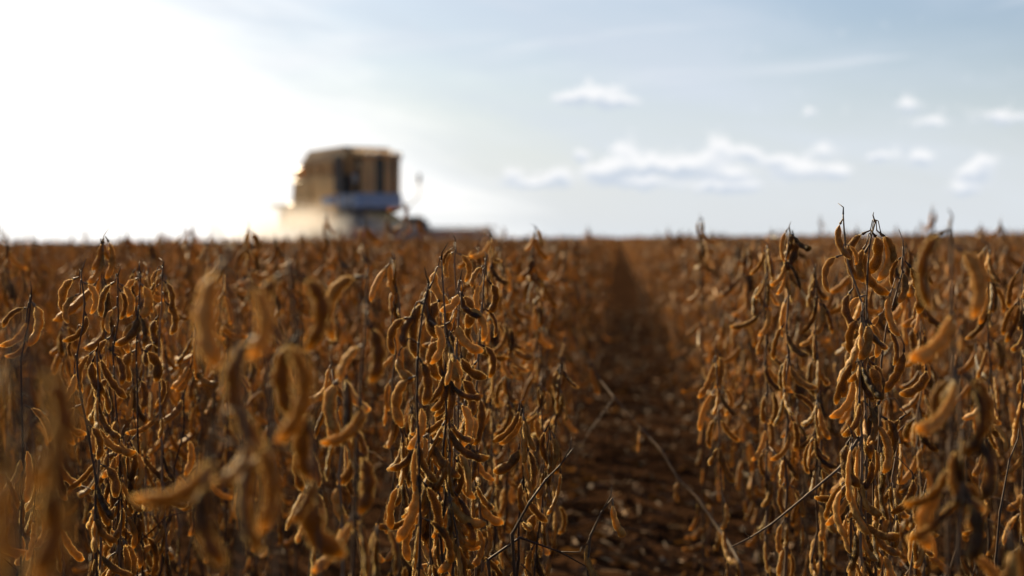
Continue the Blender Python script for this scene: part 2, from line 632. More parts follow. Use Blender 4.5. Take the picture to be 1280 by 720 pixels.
# ------------------------------------------------------------------ soybean plants
def grow(rng, H, lean=(0.0, 0.0), n_branch=2, density=1.0, zmin=0.1, spread=1.0, top_droop=True, n_lib=N_POD, path=None, zcut=9.0):
    """Skeleton of a ripe leafless plant: list of (points, radii) axes, first the main stem, and pod placements."""
    axes, pods = [], []

    def axis(p0, p1, r0, r1, wob, sag=0.0, n=None):
        p0, p1 = Vector(p0), Vector(p1)
        Ln = (p1 - p0).length
        n = n or max(4, int(Ln / 0.042))
        off = Vector((0, 0, 0))
        pts, rad = [], []
        ph = rng.uniform(0, 6.28)
        az = rng.uniform(0, 6.28)
        zz = Vector((math.cos(az), math.sin(az), 0))
        for i in range(n + 1):
            t = i / n
            p = p0.lerp(p1, t)
            c = math.sin(t * math.pi) * wob
            p += Vector((math.cos(ph), math.sin(ph), 0)) * c
            p += zz * (0.0028 * (1 if i % 2 else -1)) * (1 if 0 < i < n else 0)
            p.z += sag * math.sin(t * math.pi / 2)
            p += Vector((rng.uniform(-1, 1), rng.uniform(-1, 1), 0)) * 0.0022
            pts.append(p)
            rad.append(r0 + (r1 - r0) * t ** 0.8)
        return pts, rad

    def hang(p, axdir, n, outw=1.0):
        base_az = rng.uniform(0, 6.28)
        for k in range(n):
            a = base_az + k * 2.1 + rng.uniform(-0.5, 0.5)
            tilt = abs(rng.gauss(0.30, 0.29)) * outw
            tilt = min(tilt, 1.2)
            d = Vector((math.cos(a) * math.sin(tilt), math.sin(a) * math.sin(tilt), -math.cos(tilt)))
            start = p + Vector((math.cos(a), math.sin(a), 0)) * rng.uniform(0.001, 0.004) + Vector((0, 0, rng.uniform(-0.006, 0.008)))
            q = Vector((0, 0, -1)).rotation_difference(d) @ Euler((0, 0, a + rng.choice([0, math.pi]) + rng.uniform(-0.5, 0.5))).to_quaternion()
            pods.append((start, q, rng.uniform(0.82, 1.12), rng.randrange(n_lib), rng.random()))

    def dress(pts, start, dens, top=4):
        n = len(pts)
        for i in range(1, n - 1):
            if pts[i].z < start or pts[i].z > zcut:
                continue
            t = i / n
            m = dens * (1.1 + 1.3 * t)
            k = int(m) + (1 if rng.random() < m - int(m) else 0)
            hang(pts[i], None, min(k, 4))
        if pts[-1].z <= zcut:
            hang(pts[-2], None, 2)
            hang(pts[-1], None, top, 0.8)

    if path is None:
        pts, rad = axis((0, 0, -0.02), (lean[0], lean[1], H), 0.0034, 0.0009, rng.uniform(0, 0.02) * spread)
    else:
        pts = [Vector(p) for p in path]
        rad = [0.0032 + (0.0008 - 0.0032) * (i / (len(pts) - 1)) ** 0.7 for i in range(len(pts))]
    axes.append((pts, rad))
    dress(pts, zmin * H if H else -1, density, rng.choice([3, 4, 4, 5]))
    az0 = rng.uniform(0, 6.28)
    for b in range(n_branch):
        i = rng.randrange(max(1, int(len(pts) * 0.12)), max(3, int(len(pts) * 0.42)))
        p = pts[i]
        az = az0 + b * 2.4 + rng.uniform(-0.5, 0.5)
        r = rng.uniform(0.05, 0.13) * spread
        top = min(H * rng.uniform(0.70, 0.97), zcut - rng.uniform(0.01, 0.06))
        if top < p.z + 0.06:
            continue
        e = Vector((p.x + math.cos(az) * r, p.y + math.sin(az) * r, top))
        bp, br = axis(p, e, 0.0020, 0.0008, 0.012)
        # a branch leaves the stem sideways and then turns up
        for j, q in enumerate(bp):
            t = j / (len(bp) - 1)
            k = math.sin(min(1, t * 1.6) * math.pi / 2) * (1 - t)
            q.x += math.cos(az) * r * 0.55 * k
            q.y += math.sin(az) * r * 0.55 * k
        axes.append((bp, br))
        dress(bp[1:], p.z + 0.05, density * 0.85, rng.choice([2, 3, 4]))
    # thin dry leaf stalks left on the stem and the hooked tip above the last pods
    tips = []
    for (ap, ar) in axes:
        t = ap[-1]
        tips.append(([t, t + Vector((rng.uniform(-.003, .003), rng.uniform(-.003, .003), 0.008)), t + Vector((rng.uniform(-.008, .008), rng.uniform(-.008, .008), rng.uniform(0.011, 0.02)))], [0.0011, 0.0007, 0.0003]))
    for _ in range(rng.choice([1, 2, 3])):
        i = rng.randrange(2, max(4, int(len(pts) * 0.65)))
        a = rng.uniform(0, 6.28)
        l = rng.uniform(0.04, 0.10)
        d = Vector((math.cos(a), math.sin(a), 0))
        p = pts[i]
        tips.append(([p, p + d * l * 0.4 + Vector((0, 0, l * 0.35)), p + d * l * 0.8 + Vector((0, 0, l * 0.45)), p + d * l + Vector((0, 0, l * 0.30))], [0.0010, 0.0007, 0.0006, 0.0004]))
    return axes, pods, tips


def fuller(pts, rad, bump=True):
    """Resample an axis with small swellings at the nodes."""
    P, Rr = [], []
    for i in range(len(pts) - 1):
        for t in (0.0, 0.12, 0.55, 0.9):
            P.append(Vector(pts[i]).lerp(Vector(pts[i + 1]), t))
            r = rad[i] * (1 - t) + rad[i + 1] * t
            Rr.append(r * (1.35 if t == 0.0 and i else 1.0))
    P.append(Vector(pts[-1]))
    Rr.append(rad[-1])
    return P, Rr


GROUP = 'ripe soybean plants in rows'


def plant_with_parts(loc, rz, skel, label, fine=True, group=GROUP, starts=()):
    axes, pods, tips = skel
    root = bpy.data.objects.new('soybean_plant', None)
    COL.objects.link(root)
    root.empty_display_size = 0.05
    root.location = loc
    root.rotation_euler = (0, 0, rz)
    tag(root, label, 'soybean plant', group)
    for k, (p, r) in enumerate(axes):
        mb = MB()
        P, Rr = fuller(p, r) if fine else (p, r)
        mb.tube(P, Rr, 8 if fine else 5, 0, (k * 0.13) % 1)
        if k == 0:
            for tp, tr in tips:
                mb.tube(tp, tr, 5 if fine else 3, 0, 0.3)
            for st in starts:      # little stalks that carry the pods
                up = st + Vector((0, 0, 0.012))
                nd = min((a.lerp(b, t) for a, b in zip(p, p[1:]) for t in (0, 0.25, 0.5, 0.75, 1.0)), key=lambda q: (q - up).length)
                if (nd - st).length < 0.045:
                    md = nd.lerp(st, 0.55) + Vector((0, 0, 0.004 + 0.25 * (nd - st).length))
                    mb.tube([nd, nd.lerp(md, 0.6) + Vector((0, 0, 0.0015)), md, st.lerp(md, 0.3), st], [0.0008, 0.0006, 0.0006, 0.0006, 0.0008], 6, 0, 0.1)
        mb.build('stem' if k == 0 else 'branch', STEM_M, root, smooth=True, tinted=True)
    lib = FINE_MESH if fine else MED_MESH
    for (s, q, sc, v, tn) in pods[:98]:
        o = bpy.data.objects.new('pod', lib[v % len(lib)])
        COL.objects.link(o)
        o.parent = root
        o.matrix_basis = Matrix.Translation(s) @ q.to_matrix().to_4x4() @ Matrix.Scale(sc, 4)
    return root


def plant_mesh(skel, Q, sides=5):
    axes, pods, tips = skel
    mb = MB()
    for k, (p, r) in enumerate(axes):
        mb.tube(p, r, sides, 1, 0.2 * k, cap=False)
    for p, r in tips:
        mb.tube(p, r, 3, 1, 0.3, cap=False)
    nq = mb.n
    V = [np.asarray(v, dtype=float).reshape(-1, 3) for v in mb.V]
    F = [list(f) for f in mb.F]
    M = list(mb.M)
    T = list(mb.T)
    E = [np.zeros(nq)]
    n = nq
    for (s, q, sc, v, tn) in pods:
        pv, pf, pm, pe = Q[v % len(Q)]
        E.append(pe)
        Rm = np.array(q.to_matrix()) * sc
        V.append(pv @ Rm.T + np.array(s))
        F += (pf + n).tolist()
        M += pm.tolist()
        T.append(np.full(len(pv), tn))
        n += len(pv)
    return mesh_from('soybean_plant', np.concatenate(V), F, [POD_M, STEM_M, HAIR_M], M, True, np.concatenate(T), np.concatenate(E))


# hand-placed plants nearest to the camera: (px, py of the tip, depth, branches, density, seed, lean, label)
HERO = [
    (38, 374, 1.62, 1, 0.8, 11, (0.02, 0.02), 'dry soybean plant with small pods cut by the left edge of the picture, tip drooping'),
    (99, 345, 1.56, 0, 0.85, 12, (-0.035, 0.0), 'sharp single-stemmed soybean plant with sparse pods, second from the left edge'),
    (148, 350, 1.74, 1, 1.0, 13, (0.0, 0.02), 'soybean plant with paired drooping pods, just right of the sparse single stem'),
    (172, 348, 1.80, 1, 1.0, 14, (0.01, 0.01), 'soybean plant hung with dark pods between two others at the left'),
    (199, 340, 1.84, 1, 1.0, 15, (0.01, 0.02), 'slender soybean plant with a hooked tip, right of the dark left cluster'),
    (288, 322, 0.72, 1, 0.9, 16, (-0.01, 0.0), 'very blurred large soybean plant close to the lens, left of centre'),
    (325, 352, 0.76, 1, 0.8, 40, (0.01, 0.0), 'very blurred plant with pods curling in a loop, close to the lens'),
    (372, 345, 0.90, 1, 0.8, 17, (-0.01, 0.0), 'blurred soybean plant with two long hanging pods, right of the loop of pods'),
    (25, 455, 0.50, 0, 0.8, 18, (0.0, 0.0), 'very dark blurred soybean plant filling the lower left corner'),
    (456, 345, 1.10, 1, 0.75, 19, (0.01, 0.0), 'slightly blurred soybean plant with golden pods, left of the sharp central clump'),
    (499, 405, 1.42, 1, 1.1, 20, (0.0, 0.0), 'short soybean plant at the left side of the sharp central clump'),
    (545, 328, 1.52, 1, 1.2, 21, (-0.01, 0.0), 'sharp soybean plant with one pale upright pod at its tip, in the central clump'),
    (575, 358, 1.58, 2, 1.3, 22, (0.01, 0.0), 'sharp dark soybean plant loaded with pods in the middle of the central clump'),
    (604, 332, 1.72, 1, 1.1, 23, (0.01, 0.0), 'soybean plant with arched pods at the right of the central clump'),
    (570, 308, 1.86, 1, 1.0, 24, (0.0, 0.0), 'tall soybean plant standing just behind the sharp central clump'),
    (655, 510, 1.66, 1, 0.8, 25, (0.04, 0.0), 'low soybean plant with thin twigs beside the bare path, left side'),
    (1053, 270, 1.58, 0, 1.0, 26, (-0.02, 0.0), 'tallest sharp soybean plant, its tip above the horizon on the right'),
    (1092, 280, 1.60, 2, 1.15, 27, (0.0, 0.0), 'sharp soybean plant with a fan of pods at its tip in the right clump'),
    (1131, 318, 1.62, 1, 1.1, 28, (0.01, 0.0), 'sharp soybean plant with nearly black upper pods in the right clump'),
    (1075, 400, 1.55, 1, 1.2, 41, (0.0, 0.0), 'shorter soybean plant low in the middle of the right clump'),
    (986, 290, 1.94, 1, 1.2, 29, (-0.01, 0.0), 'soybean plant with a dense column of pods, left of the sharp right clump'),
    (958, 312, 2.10, 1, 1.1, 30, (0.0, 0.0), 'soft-focus soybean plant leaning over the right edge of the bare path'),
    (1184, 288, 1.00, 0, 0.9, 31, (0.0, 0.0), 'blurred soybean plant with thick pods in front of the right clump'),
    (1200, 470, 0.98, 0, 0.8, 42, (0.0, 0.0), 'blurred low soybean plant under the thick pods at the right'),
    (1262, 662, 0.90, 0, 0.9, 32, (0.0, 0.0), 'pale blurred soybean plant in the lower right corner'),
    (1236, 312, 2.10, 1, 1.0, 33, (0.0, 0.0), 'soft-focus soybean plant behind the blurred thick pods at the right'),
    (1278, 332, 1.95, 1, 1.0, 34, (0.0, 0.0), 'soft-focus soybean plant cut by the right edge of the picture'),
    (1018, 335, 2.05, 1, 1.0, 35, (0.0, 0.0), 'thin soybean plant between the dense column and the sharp right clump'),
    (876, 276, 3.00, 1, 1.0, 36, (0.0, 0.0), 'blurred tall soybean plant whose tip tops the horizon right of the path'),
    (668, 288, 2.60, 1, 1.0, 37, (0.0, 0.0), 'tall soft-focus soybean plant behind the central clump, left of the path'),
    (612, 296, 2.25, 1, 1.0, 38, (0.0, 0.0), 'soft-focus soybean plant below the harvester cutting bar'),
    (310, 286, 2.90, 1, 1.0, 39, (0.0, 0.0), 'blurred soybean plant standing up in front of the dust cloud'),
    (425, 470, 1.25, 1, 0.8, 43, (0.0, 0.0), 'low soft-focus soybean plant with a twisted stem left of the central clump'),
    (560, 420, 1.50, 1, 1.2, 44, (0.0, 0.0), 'low soybean plant in front of the central clump'),
    (120, 440, 1.66, 2, 0.9, 45, (0.0, 0.0), 'low branching soybean plant at the foot of the sparse single stem'),
    (700, 455, 2.15, 1, 0.9, 46, (0.06, 0.0), 'soft-focus soybean plant leaning into the path from the left'),
]
TIPS = [Vector(v[0][14 * 23]).lerp(Vector(v[0][14 * 23 + 7]), 0.5) for v in LIB_FINE]
BULGE = []
for v_, tip_ in zip(LIB_FINE, TIPS):
    mid_ = Vector(v_[0][14 * 13]).lerp(Vector(v_[0][14 * 13 + 7]), 0.5)
    b_ = mid_ - tip_ * (mid_.dot(tip_) / tip_.length_squared)
    b_.y = 0
    BULGE.append(b_.normalized())
CAM_F = CAM_ROT @ Vector((0, 0, -1))


def pod_matrix(p0, p1, side, v, rng, width=1.0):
    """Places pod kind v with its stalk at p0 and its tip at p1, arching towards SIDE (-1 left, 1 right as seen from the path)."""
    c = (p1 - p0)
    ln = c.length
    c.normalize()
    pr = CAM_F.cross(c).normalized()
    if (CAM_ROT.transposed() @ pr).x * side < 0:
        pr = -pr
    a = rng.uniform(-0.45, 0.45)
    q = Matrix.Rotation(a, 3, c)
    pr = q @ pr
    third = c.cross(pr)
    lc = TIPS[v].normalized()
    lb = (BULGE[v] - lc * BULGE[v].dot(lc)).normalized()
    lt = lc.cross(lb)
    A = Matrix((c, pr, third)).transposed()
    B = Matrix((lc, lb, lt))
    k = ln / TIPS[v].length
    return Matrix.Translation(p0) @ ((A @ Matrix.Diagonal((1, width, width)) @ B).to_4x4()) @ Matrix.Scale(k, 4)


# stems and pods of the plants the eye rests on, traced from their own places: stem points, pods (x0, y0, x1, y1, arch), height below which the plant is random
SPEC = {
    12: ([(101, 341), (106, 380), (103, 410), (96, 445), (97, 470), (102, 500), (110, 540), (120, 600)],
         [(99, 346, 82, 390, -1), (100, 367, 85, 402, -1), (105, 387, 81, 425, 1), (102, 352, 114, 390, 1), (94, 422, 90, 446, -1), (93, 460, 75, 504, 1), (103, 505, 92, 553, -1), (108, 530, 122, 572, 1)], 560),
    13: ([(147, 346), (148, 400), (141, 440), (143, 480), (150, 560)],
         [(144, 352, 126, 394, -1), (148, 354, 160, 394, 1), (146, 383, 136, 415, -1), (139, 420, 120, 459, -1), (147, 360, 151, 398, 1), (140, 440, 152, 480, 1), (143, 470, 128, 512, -1)], 510),
    14: ([(176, 343), (172, 400), (170, 440), (172, 500)],
         [(175, 347, 161, 379, -1), (173, 352, 176, 396, 1), (169, 387, 145, 430, 1), (173, 392, 180, 432, 1), (170, 437, 162, 475, -1), (177, 437, 195, 475, 1), (171, 400, 160, 440, -1), (172, 470, 178, 512, 1)], 505),
    15: ([(203, 335), (202, 380), (198, 450), (200, 520)],
         [(202, 336, 195, 362, -1), (193, 348, 179, 370, 1), (203, 350, 212, 388, 1), (200, 355, 190, 390, -1), (206, 377, 214, 416, 1), (198, 395, 200, 433, -1), (196, 427, 184, 456, -1), (199, 468, 196, 506, 1)], 500),
    21: ([(552, 325), (553, 345), (556, 390), (556, 440), (560, 520)],
         [(548, 332, 559, 377, -1), (541, 352, 545, 410, -1), (554, 372, 546, 420, -1), (556, 420, 549, 472, -1), (557, 440, 566, 490, 1), (557, 470, 545, 520, 1)], 500),
    20: ([(536, 354), (530, 380), (523, 430), (521, 500), (524, 600)],
         [(534, 370, 521, 446, -1), (514, 396, 492, 440, -1), (500, 438, 515, 474, -1), (536, 400, 540, 452, 1), (528, 392, 506, 432, -1), (522, 445, 531, 505, 1), (520, 470, 502, 530, -1), (522, 500, 512, 560, 1)], 540),
    22: ([(575, 354), (573, 400), (570, 460), (568, 520), (566, 600)],
         [(579, 362, 600, 395, -1), (572, 362, 552, 388, 1), (574, 398, 602, 438, -1), (577, 385, 603, 424, 1), (563, 402, 551, 450, -1), (566, 412, 574, 458, -1), (576, 440, 606, 471, -1),
          (573, 366, 584, 408, 1), (571, 370, 565, 412, -1), (570, 450, 558, 500, -1), (570, 470, 584, 522, 1), (568, 490, 552, 545, -1), (569, 500, 578, 556, 1)], 520),
    23: ([(607, 328), (604, 360), (602, 400), (598, 450), (594, 520)],
         [(606, 331, 590, 358, -1), (602, 352, 598, 388, -1), (609, 350, 611, 390, 1), (606, 386, 619, 420, 1), (601, 395, 590, 432, -1), (599, 430, 612, 470, 1), (597, 450, 588, 495, -1)], 480),
    24: ([(569, 306), (568, 330), (571, 380)],
         [(567, 310, 554, 331, -1), (569, 314, 560, 345, -1), (570, 316, 582, 350, 1)], 345),
    26: ([(1054, 268), (1056, 300), (1060, 330), (1068, 352), (1078, 380), (1080, 430), (1082, 520)],
         [(1054, 273, 1062, 322, -1), (1053, 319, 1036, 363, -1), (1057, 305, 1070, 330, 1), (1067, 360, 1073, 410, -1), (1078, 395, 1066, 440, -1), (1079, 430, 1062, 476, 1), (1081, 455, 1090, 500, 1)], 480),
    27: ([(1094, 278), (1088, 300), (1085, 330), (1083, 380), (1084, 430), (1088, 520), (1092, 600)],
         [(1088, 288, 1071, 346, -1), (1083, 305, 1079, 352, -1), (1087, 305, 1110, 366, -1), (1096, 288, 1099, 348, 1), (1101, 291, 1116, 328, 1), (1090, 290, 1088, 340, 1), (1084, 368, 1068, 414, -1),
          (1084, 420, 1066, 462, -1), (1062, 465, 1040, 520, 1), (1103, 496, 1087, 573, -1), (1086, 450, 1098, 505, 1), (1085, 400, 1096, 446, 1), (1087, 490, 1075, 545, -1)], 530),
    28: ([(1129, 308), (1128, 340), (1118, 375), (1108, 410), (1102, 450), (1100, 520), (1100, 600)],
         [(1129, 320, 1117, 358, -1), (1131, 326, 1149, 391, 1), (1115, 362, 1123, 419, -1), (1104, 390, 1094, 428, -1), (1127, 335, 1124, 378, 1), (1130, 430, 1103, 490, 1), (1157, 455, 1127, 492, 1),
          (1133, 518, 1112, 574, -1), (1107, 410, 1118, 455, 1), (1103, 440, 1092, 486, -1), (1140, 590, 1116, 641, 1), (1101, 520, 1110, 572, 1)], 560),
    31: ([(1187, 284), (1190, 340), (1191, 400), (1190, 480), (1187, 600), (1185, 715)],
         [(1187, 288, 1160, 376, -1), (1190, 305, 1219, 392, 1), (1188, 380, 1144, 446, 1), (1204, 465, 1228, 545, 1), (1193, 470, 1172, 530, -1), (1184, 570, 1138, 628, 1), (1193, 600, 1212, 655, 1), (1188, 610, 1160, 680, -1)], 700),
    16: ([(284, 318), (292, 380), (300, 450), (306, 520), (305, 600), (300, 715)],
         [(283, 322, 268, 456, -1), (300, 350, 316, 440, 1), (306, 540, 272, 600, 1), (262, 555, 178, 622, 1), (262, 590, 276, 705, -1), (310, 545, 330, 660, 1)], 760),
    40: ([(335, 400), (334, 418), (340, 560), (345, 715)],
         [(334, 416, 322, 546, -1), (338, 416, 352, 540, 1), (345, 560, 322, 680, -1)], 760),
    17: ([(360, 335), (368, 400), (378, 470), (392, 560), (400, 715)],
         [(360, 338, 352, 420, -1), (366, 340, 385, 430, 1), (376, 415, 366, 520, -1), (396, 505, 388, 598, -1), (388, 590, 366, 650, 1), (398, 610, 424, 690, -1)], 720),
    18: ([(30, 400), (30, 500), (28, 600), (26, 715)],
         [(26, 440, 2, 590, -1), (34, 450, 44, 600, 1), (26, 580, 8, 700, -1), (12, 470, -12, 605, -1), (42, 520, 54, 645, 1), (14, 600, -4, 719, -1), (32, 600, 46, 715, 1)], 760),
    19: ([(459, 343), (458, 400), (452, 460), (446, 540), (444, 650)],
         [(459, 346, 416, 416, -1), (456, 430, 424, 474, -1), (458, 400, 466, 476, 1), (450, 495, 408, 552, 1), (446, 560, 452, 640, 1)], 560),
    11: ([(39, 372), (36, 400), (26, 450)], [(38, 376, 36, 430, 1), (36, 385, 4, 408, -1), (33, 395, 2, 432, 1), (31, 420, 8, 445, 1)], 470),
}
hero_xy = []
for (px, py, d, nb, dens, seed, lean, label) in HERO:
    rng = random.Random(seed * 17 + 3)
    spec = SPEC.get(seed)
    if spec is None:
        tip = at(px, py, d)
        H = tip.z
        skel = grow(rng, H, lean, nb, dens, zmin=0.08, spread=0.7 if d > 1.2 else 0.45)
        plant_with_parts((tip.x - lean[0], tip.y - lean[1], 0), 0.0, skel, label, fine=d < 2.3)
        hero_xy.append((tip.x, tip.y))
        continue
    sp, pp, cut = spec
    P = [at(x, y, d) for x, y in sp]
    low = P[-1]
    foot = Vector((low.x + rng.uniform(-0.015, 0.015), low.y + rng.uniform(-0.01, 0.02), 0))
    down = [foot.lerp(low, t) + Vector((rng.uniform(-1, 1), rng.uniform(-1, 1), 0)) * 0.004 for t in [0.0, 0.14, 0.28, 0.42, 0.56, 0.70, 0.85]]
    down[0] = foot + Vector((0, 0, -0.02))
    path = down + P[::-1]
    # even nodes about 4 cm apart
    nodes = [path[0]]
    for a, b in zip(path, path[1:]):
        k = max(1, round((b - a).length / 0.042))
        nodes += [a.lerp(b, (i + 1) / k) + (Vector((rng.uniform(-1, 1), rng.uniform(-1, 1), 0)) * 0.0016 if i < k - 1 else Vector()) for i in range(k)]
    nodes = [p - foot for p in nodes]
    zc = at(640, cut, d).z
    skel = grow(rng, P[0].z, (0, 0), nb, dens, zmin=0.06, spread=0.6, path=nodes, zcut=zc)
    ends = []
    for (x0, y0, x1, y1, side) in pp:
        dd = d + rng.uniform(-0.012, 0.012)
        ends.append((at(x0, y0, dd) - foot, at(x1, y1, dd + rng.uniform(-0.012, 0.012)) - foot, side))
    root = plant_with_parts(foot, 0.0, skel, label, fine=True, starts=[e[0] for e in ends])
    for (p0, p1, side) in ends:
        v = rng.choice(sorted(range(N_POD), key=lambda i: abs(TIPS[i].length - (p1 - p0).length))[:6])
        o = bpy.data.objects.new('pod', FINE_MESH[v])
        COL.objects.link(o)
        o.parent = root
        o.matrix_basis = pod_matrix(p0, p1, side, v, rng, 1.4 if d < 1.2 else 1.22)
        # short stalk joining the pod to the nearest node
    hero_xy.append((foot.x, foot.y))

# a stripped stalk fallen across the bare path, with two pods left on it
rng = random.Random(77)
pa = [at(926, 706, 2.35), at(912, 680, 2.4), at(893, 653, 2.45), at(873, 623, 2.5), at(847, 597, 2.55), at(827, 563, 2.6), at(800, 533, 2.66), at(768, 497, 2.72), at(748, 472, 2.78), at(738, 450, 2.8)]
base = Vector((pa[0].x + 0.05, pa[0].y - 0.03, 0))
pts = [Vector((0, 0, -0.01)), Vector((-0.015, 0.01, 0.07))] + [p - base for p in pa]
root = bpy.data.objects.new('soybean_plant', None)
COL.objects.link(root)
root.location = base
tag(root, 'bare soybean stalk leaning across the path with few pods hanging from it', 'soybean plant', GROUP)
mb = MB()
P_, R_ = fuller(pts, [0.0026 - 0.00015 * i for i in range(len(pts))])
mb.tube(P_, R_, 7)
mb.tube([pts[-1], pts[-1] + Vector((-0.012, 0, 0.02)), pts[-1] + Vector((-0.02, 0.01, 0.012))], [0.0012, 0.0009, 0.0005], 5)
mb.tube([pts[-3], pts[-3] + Vector((-0.05, 0.02, -0.07)), pts[-3] + Vector((-0.08, 0.02, -0.13))], [0.0014, 0.001, 0.0007], 5)
mb.build('stem', STEM_M, root, smooth=True, tinted=True)
for k, (i, dx) in enumerate([(8, 0), (6, 0.004), (5, -0.003), (4, 0.004), (4, 0.012), (3, 0.01), (11, 0.0)]):
    o = bpy.data.objects.new('pod', MED_MESH[(k * 5 + 2) % N_POD])
    COL.objects.link(o)
    o.parent = root
    o.matrix_basis = Matrix.Translation(pts[i] + Vector((dx, 0, -0.002))) @ Euler((rng.uniform(-.2, .2), rng.uniform(-.3, .3), rng.uniform(0, 6))).to_matrix().to_4x4()


# thin bare twigs sticking out of the sharp clumps: side shoots broken down over the path
def twig(loc_pts, label, pods_at=()):
    base = loc_pts[0].copy()
    pts = [p - base for p in loc_pts]
    foot = Vector((rng.uniform(-0.02, 0.02), rng.uniform(0.0, 0.03), -base.z))
    root = bpy.data.objects.new('soybean_shoot', None)
    COL.objects.link(root)
    root.location = (base.x + foot.x, base.y + foot.y, 0)
    pts = [p - Vector((foot.x, foot.y, -base.z)) for p in pts]
    tag(root, label, 'soybean shoot', 'thin bare shoots between the plants')
    full = [Vector((0, 0, -0.01)), Vector((0, 0, 0)).lerp(pts[0], 0.5) + Vector((0.006, 0, 0))] + pts
    mb = MB()
    P_, R_ = fuller(full, [0.0021 - (0.0014 * i / (len(full) - 1)) for i in range(len(full))])
    mb.tube(P_, R_, 7)
    e = full[-1]
    mb.tube([full[-2], full[-2].lerp(e, 0.5) + Vector((0.004, 0, 0.010)), full[-2].lerp(e, 0.6) + Vector((0.004, 0, 0.02))], [0.0008, 0.0006, 0.0004], 5)
    mb.build('stem', STEM_M, root, smooth=True, tinted=True)
    for k, i in enumerate(pods_at):
        o = bpy.data.objects.new('pod', FINE_MESH[(k * 5 + 1) % N_POD])
        COL.objects.link(o)
        o.parent = root
        o.matrix_basis = Matrix.Translation(full[i]) @ Euler((0.1, 0.15, rng.uniform(0, 6))).to_matrix().to_4x4()


twig([at(640, 668, 1.55), at(662, 628, 1.55), at(682, 600, 1.56), at(700, 582, 1.56), at(717, 560, 1.57)],
     'thin grey shoot with one hanging pod reaching towards the path from the central clump', (5,))
twig([at(1075, 545, 1.56), at(1050, 585, 1.55), at(1010, 618, 1.54), at(965, 655, 1.53), at(938, 672, 1.53), at(914, 684, 1.52)],
     'long thin bare shoot arching down to the left out of the right clump')
twig([at(735, 700, 1.5), at(738, 670, 1.5), at(752, 640, 1.5), at(766, 622, 1.5)],
     'short shoot with two small pods at the bottom edge beside the path', (3, 5))
twig([at(1245, 700, 1.62), at(1250, 640, 1.62), at(1262, 575, 1.63), at(1274, 545, 1.63)],
     'upright bare shoot near the lower right corner')
twig([at(610, 700, 1.6), at(650, 672, 1.62), at(700, 690, 1.64), at(740, 712, 1.66)],
     'thin dark shoot bending low over the foot of the central clump')

# ------------------------------------------------------------------ rows of plants
rng = random.Random(4242)
rows = [-0.24 - 0.48 * i for i in range(0, 400)] + [0.385 + 0.48 * i for i in range(0, 400)]
fwd = Vector((-math.sin(YAW), math.cos(YAW)))
right = Vector((math.cos(YAW), math.sin(YAW)))
near_spots, mass = [], []
HC = at(445, 300, 49.0)          # harvester position


def cut_area(x, y):
    """Stubble already harvested: behind and beyond the machine."""
    return y > HC.y + 1.0 and x < HC.x + 3.0


for xr in rows:
    side = -1 if xr < 0 else 1
    dist_lim = 150
    y = 1.0 + rng.random() * 0.1
    while y < dist_lim:
        step = 0.125 if y < 3.6 else 0.095 if y < 14 else (0.12 if y < 45 else 0.26)
        if abs(xr) < 0.5 and 3.6 < y < 60:
            step *= 0.72      # the rows beside the open path grow bushier
        y += step * rng.uniform(0.6, 1.4)
        d = xr * fwd.x + y * fwd.y
        u = xr * right.x + y * right.y
        if abs(u) > 0.50 * max(d, 0) + 1.2:
            if u * side > 0 and abs(u) > 0.50 * dist_lim + 1.2:
                break
            continue
        inview = abs(u) < 0.375 * d + 0.06
        x = xr + rng.gauss(0, 0.045 if abs(xr) < 0.5 else 0.028)
        if d < 1.85 and inview:
            continue
        if math.hypot(x - HC.x, y - HC.y) < 3.2 and y > HC.y - 1.2:
            continue
        if min((x - hx) ** 2 + (y - hy) ** 2 for hx, hy in hero_xy) < 0.05 ** 2:
            continue
        H = rng.gauss(0.745, 0.035) + (0.012 if xr < -0.3 else 0.0)
        if rng.random() < (0.14 if xr < 0 else 0.07):
            H += 0.055
        if d < 3.2:
            H = min(H, 0.80)
        if inview and d < 9.0:
            near_spots.append((d, u, x, y, H, xr))
        else:
            mass.append((x, y, H, d))
near_spots.sort()
n_ind = 300 - len(HERO) - 1
for (d, u, x, y, H, xr) in near_spots[n_ind:]:
    mass.append((x, y, H, d))
near_spots = near_spots[:n_ind]
print('individual plants', len(near_spots), 'to depth', near_spots[-1][0], 'mass', len(mass))


def row_label(xr, d):
    k = int(round((-0.24 - xr) / 0.48)) if xr < 0 else int(round((xr - 0.385) / 0.48))
    side = 'left' if xr < 0 else 'right'
    nth = ['first', 'second', 'third', 'fourth', 'fifth', 'sixth', 'seventh'][min(k, 6)]
    if d < 3.0:
        zone = 'nearest soft-focus stretch'
    elif d < 4.2:
        zone = 'blurred middle stretch'
    else:
        zone = 'small blurred far stretch'
    return 'dry brown soybean plant in %s row %s of path, %s' % (nth, side, zone)


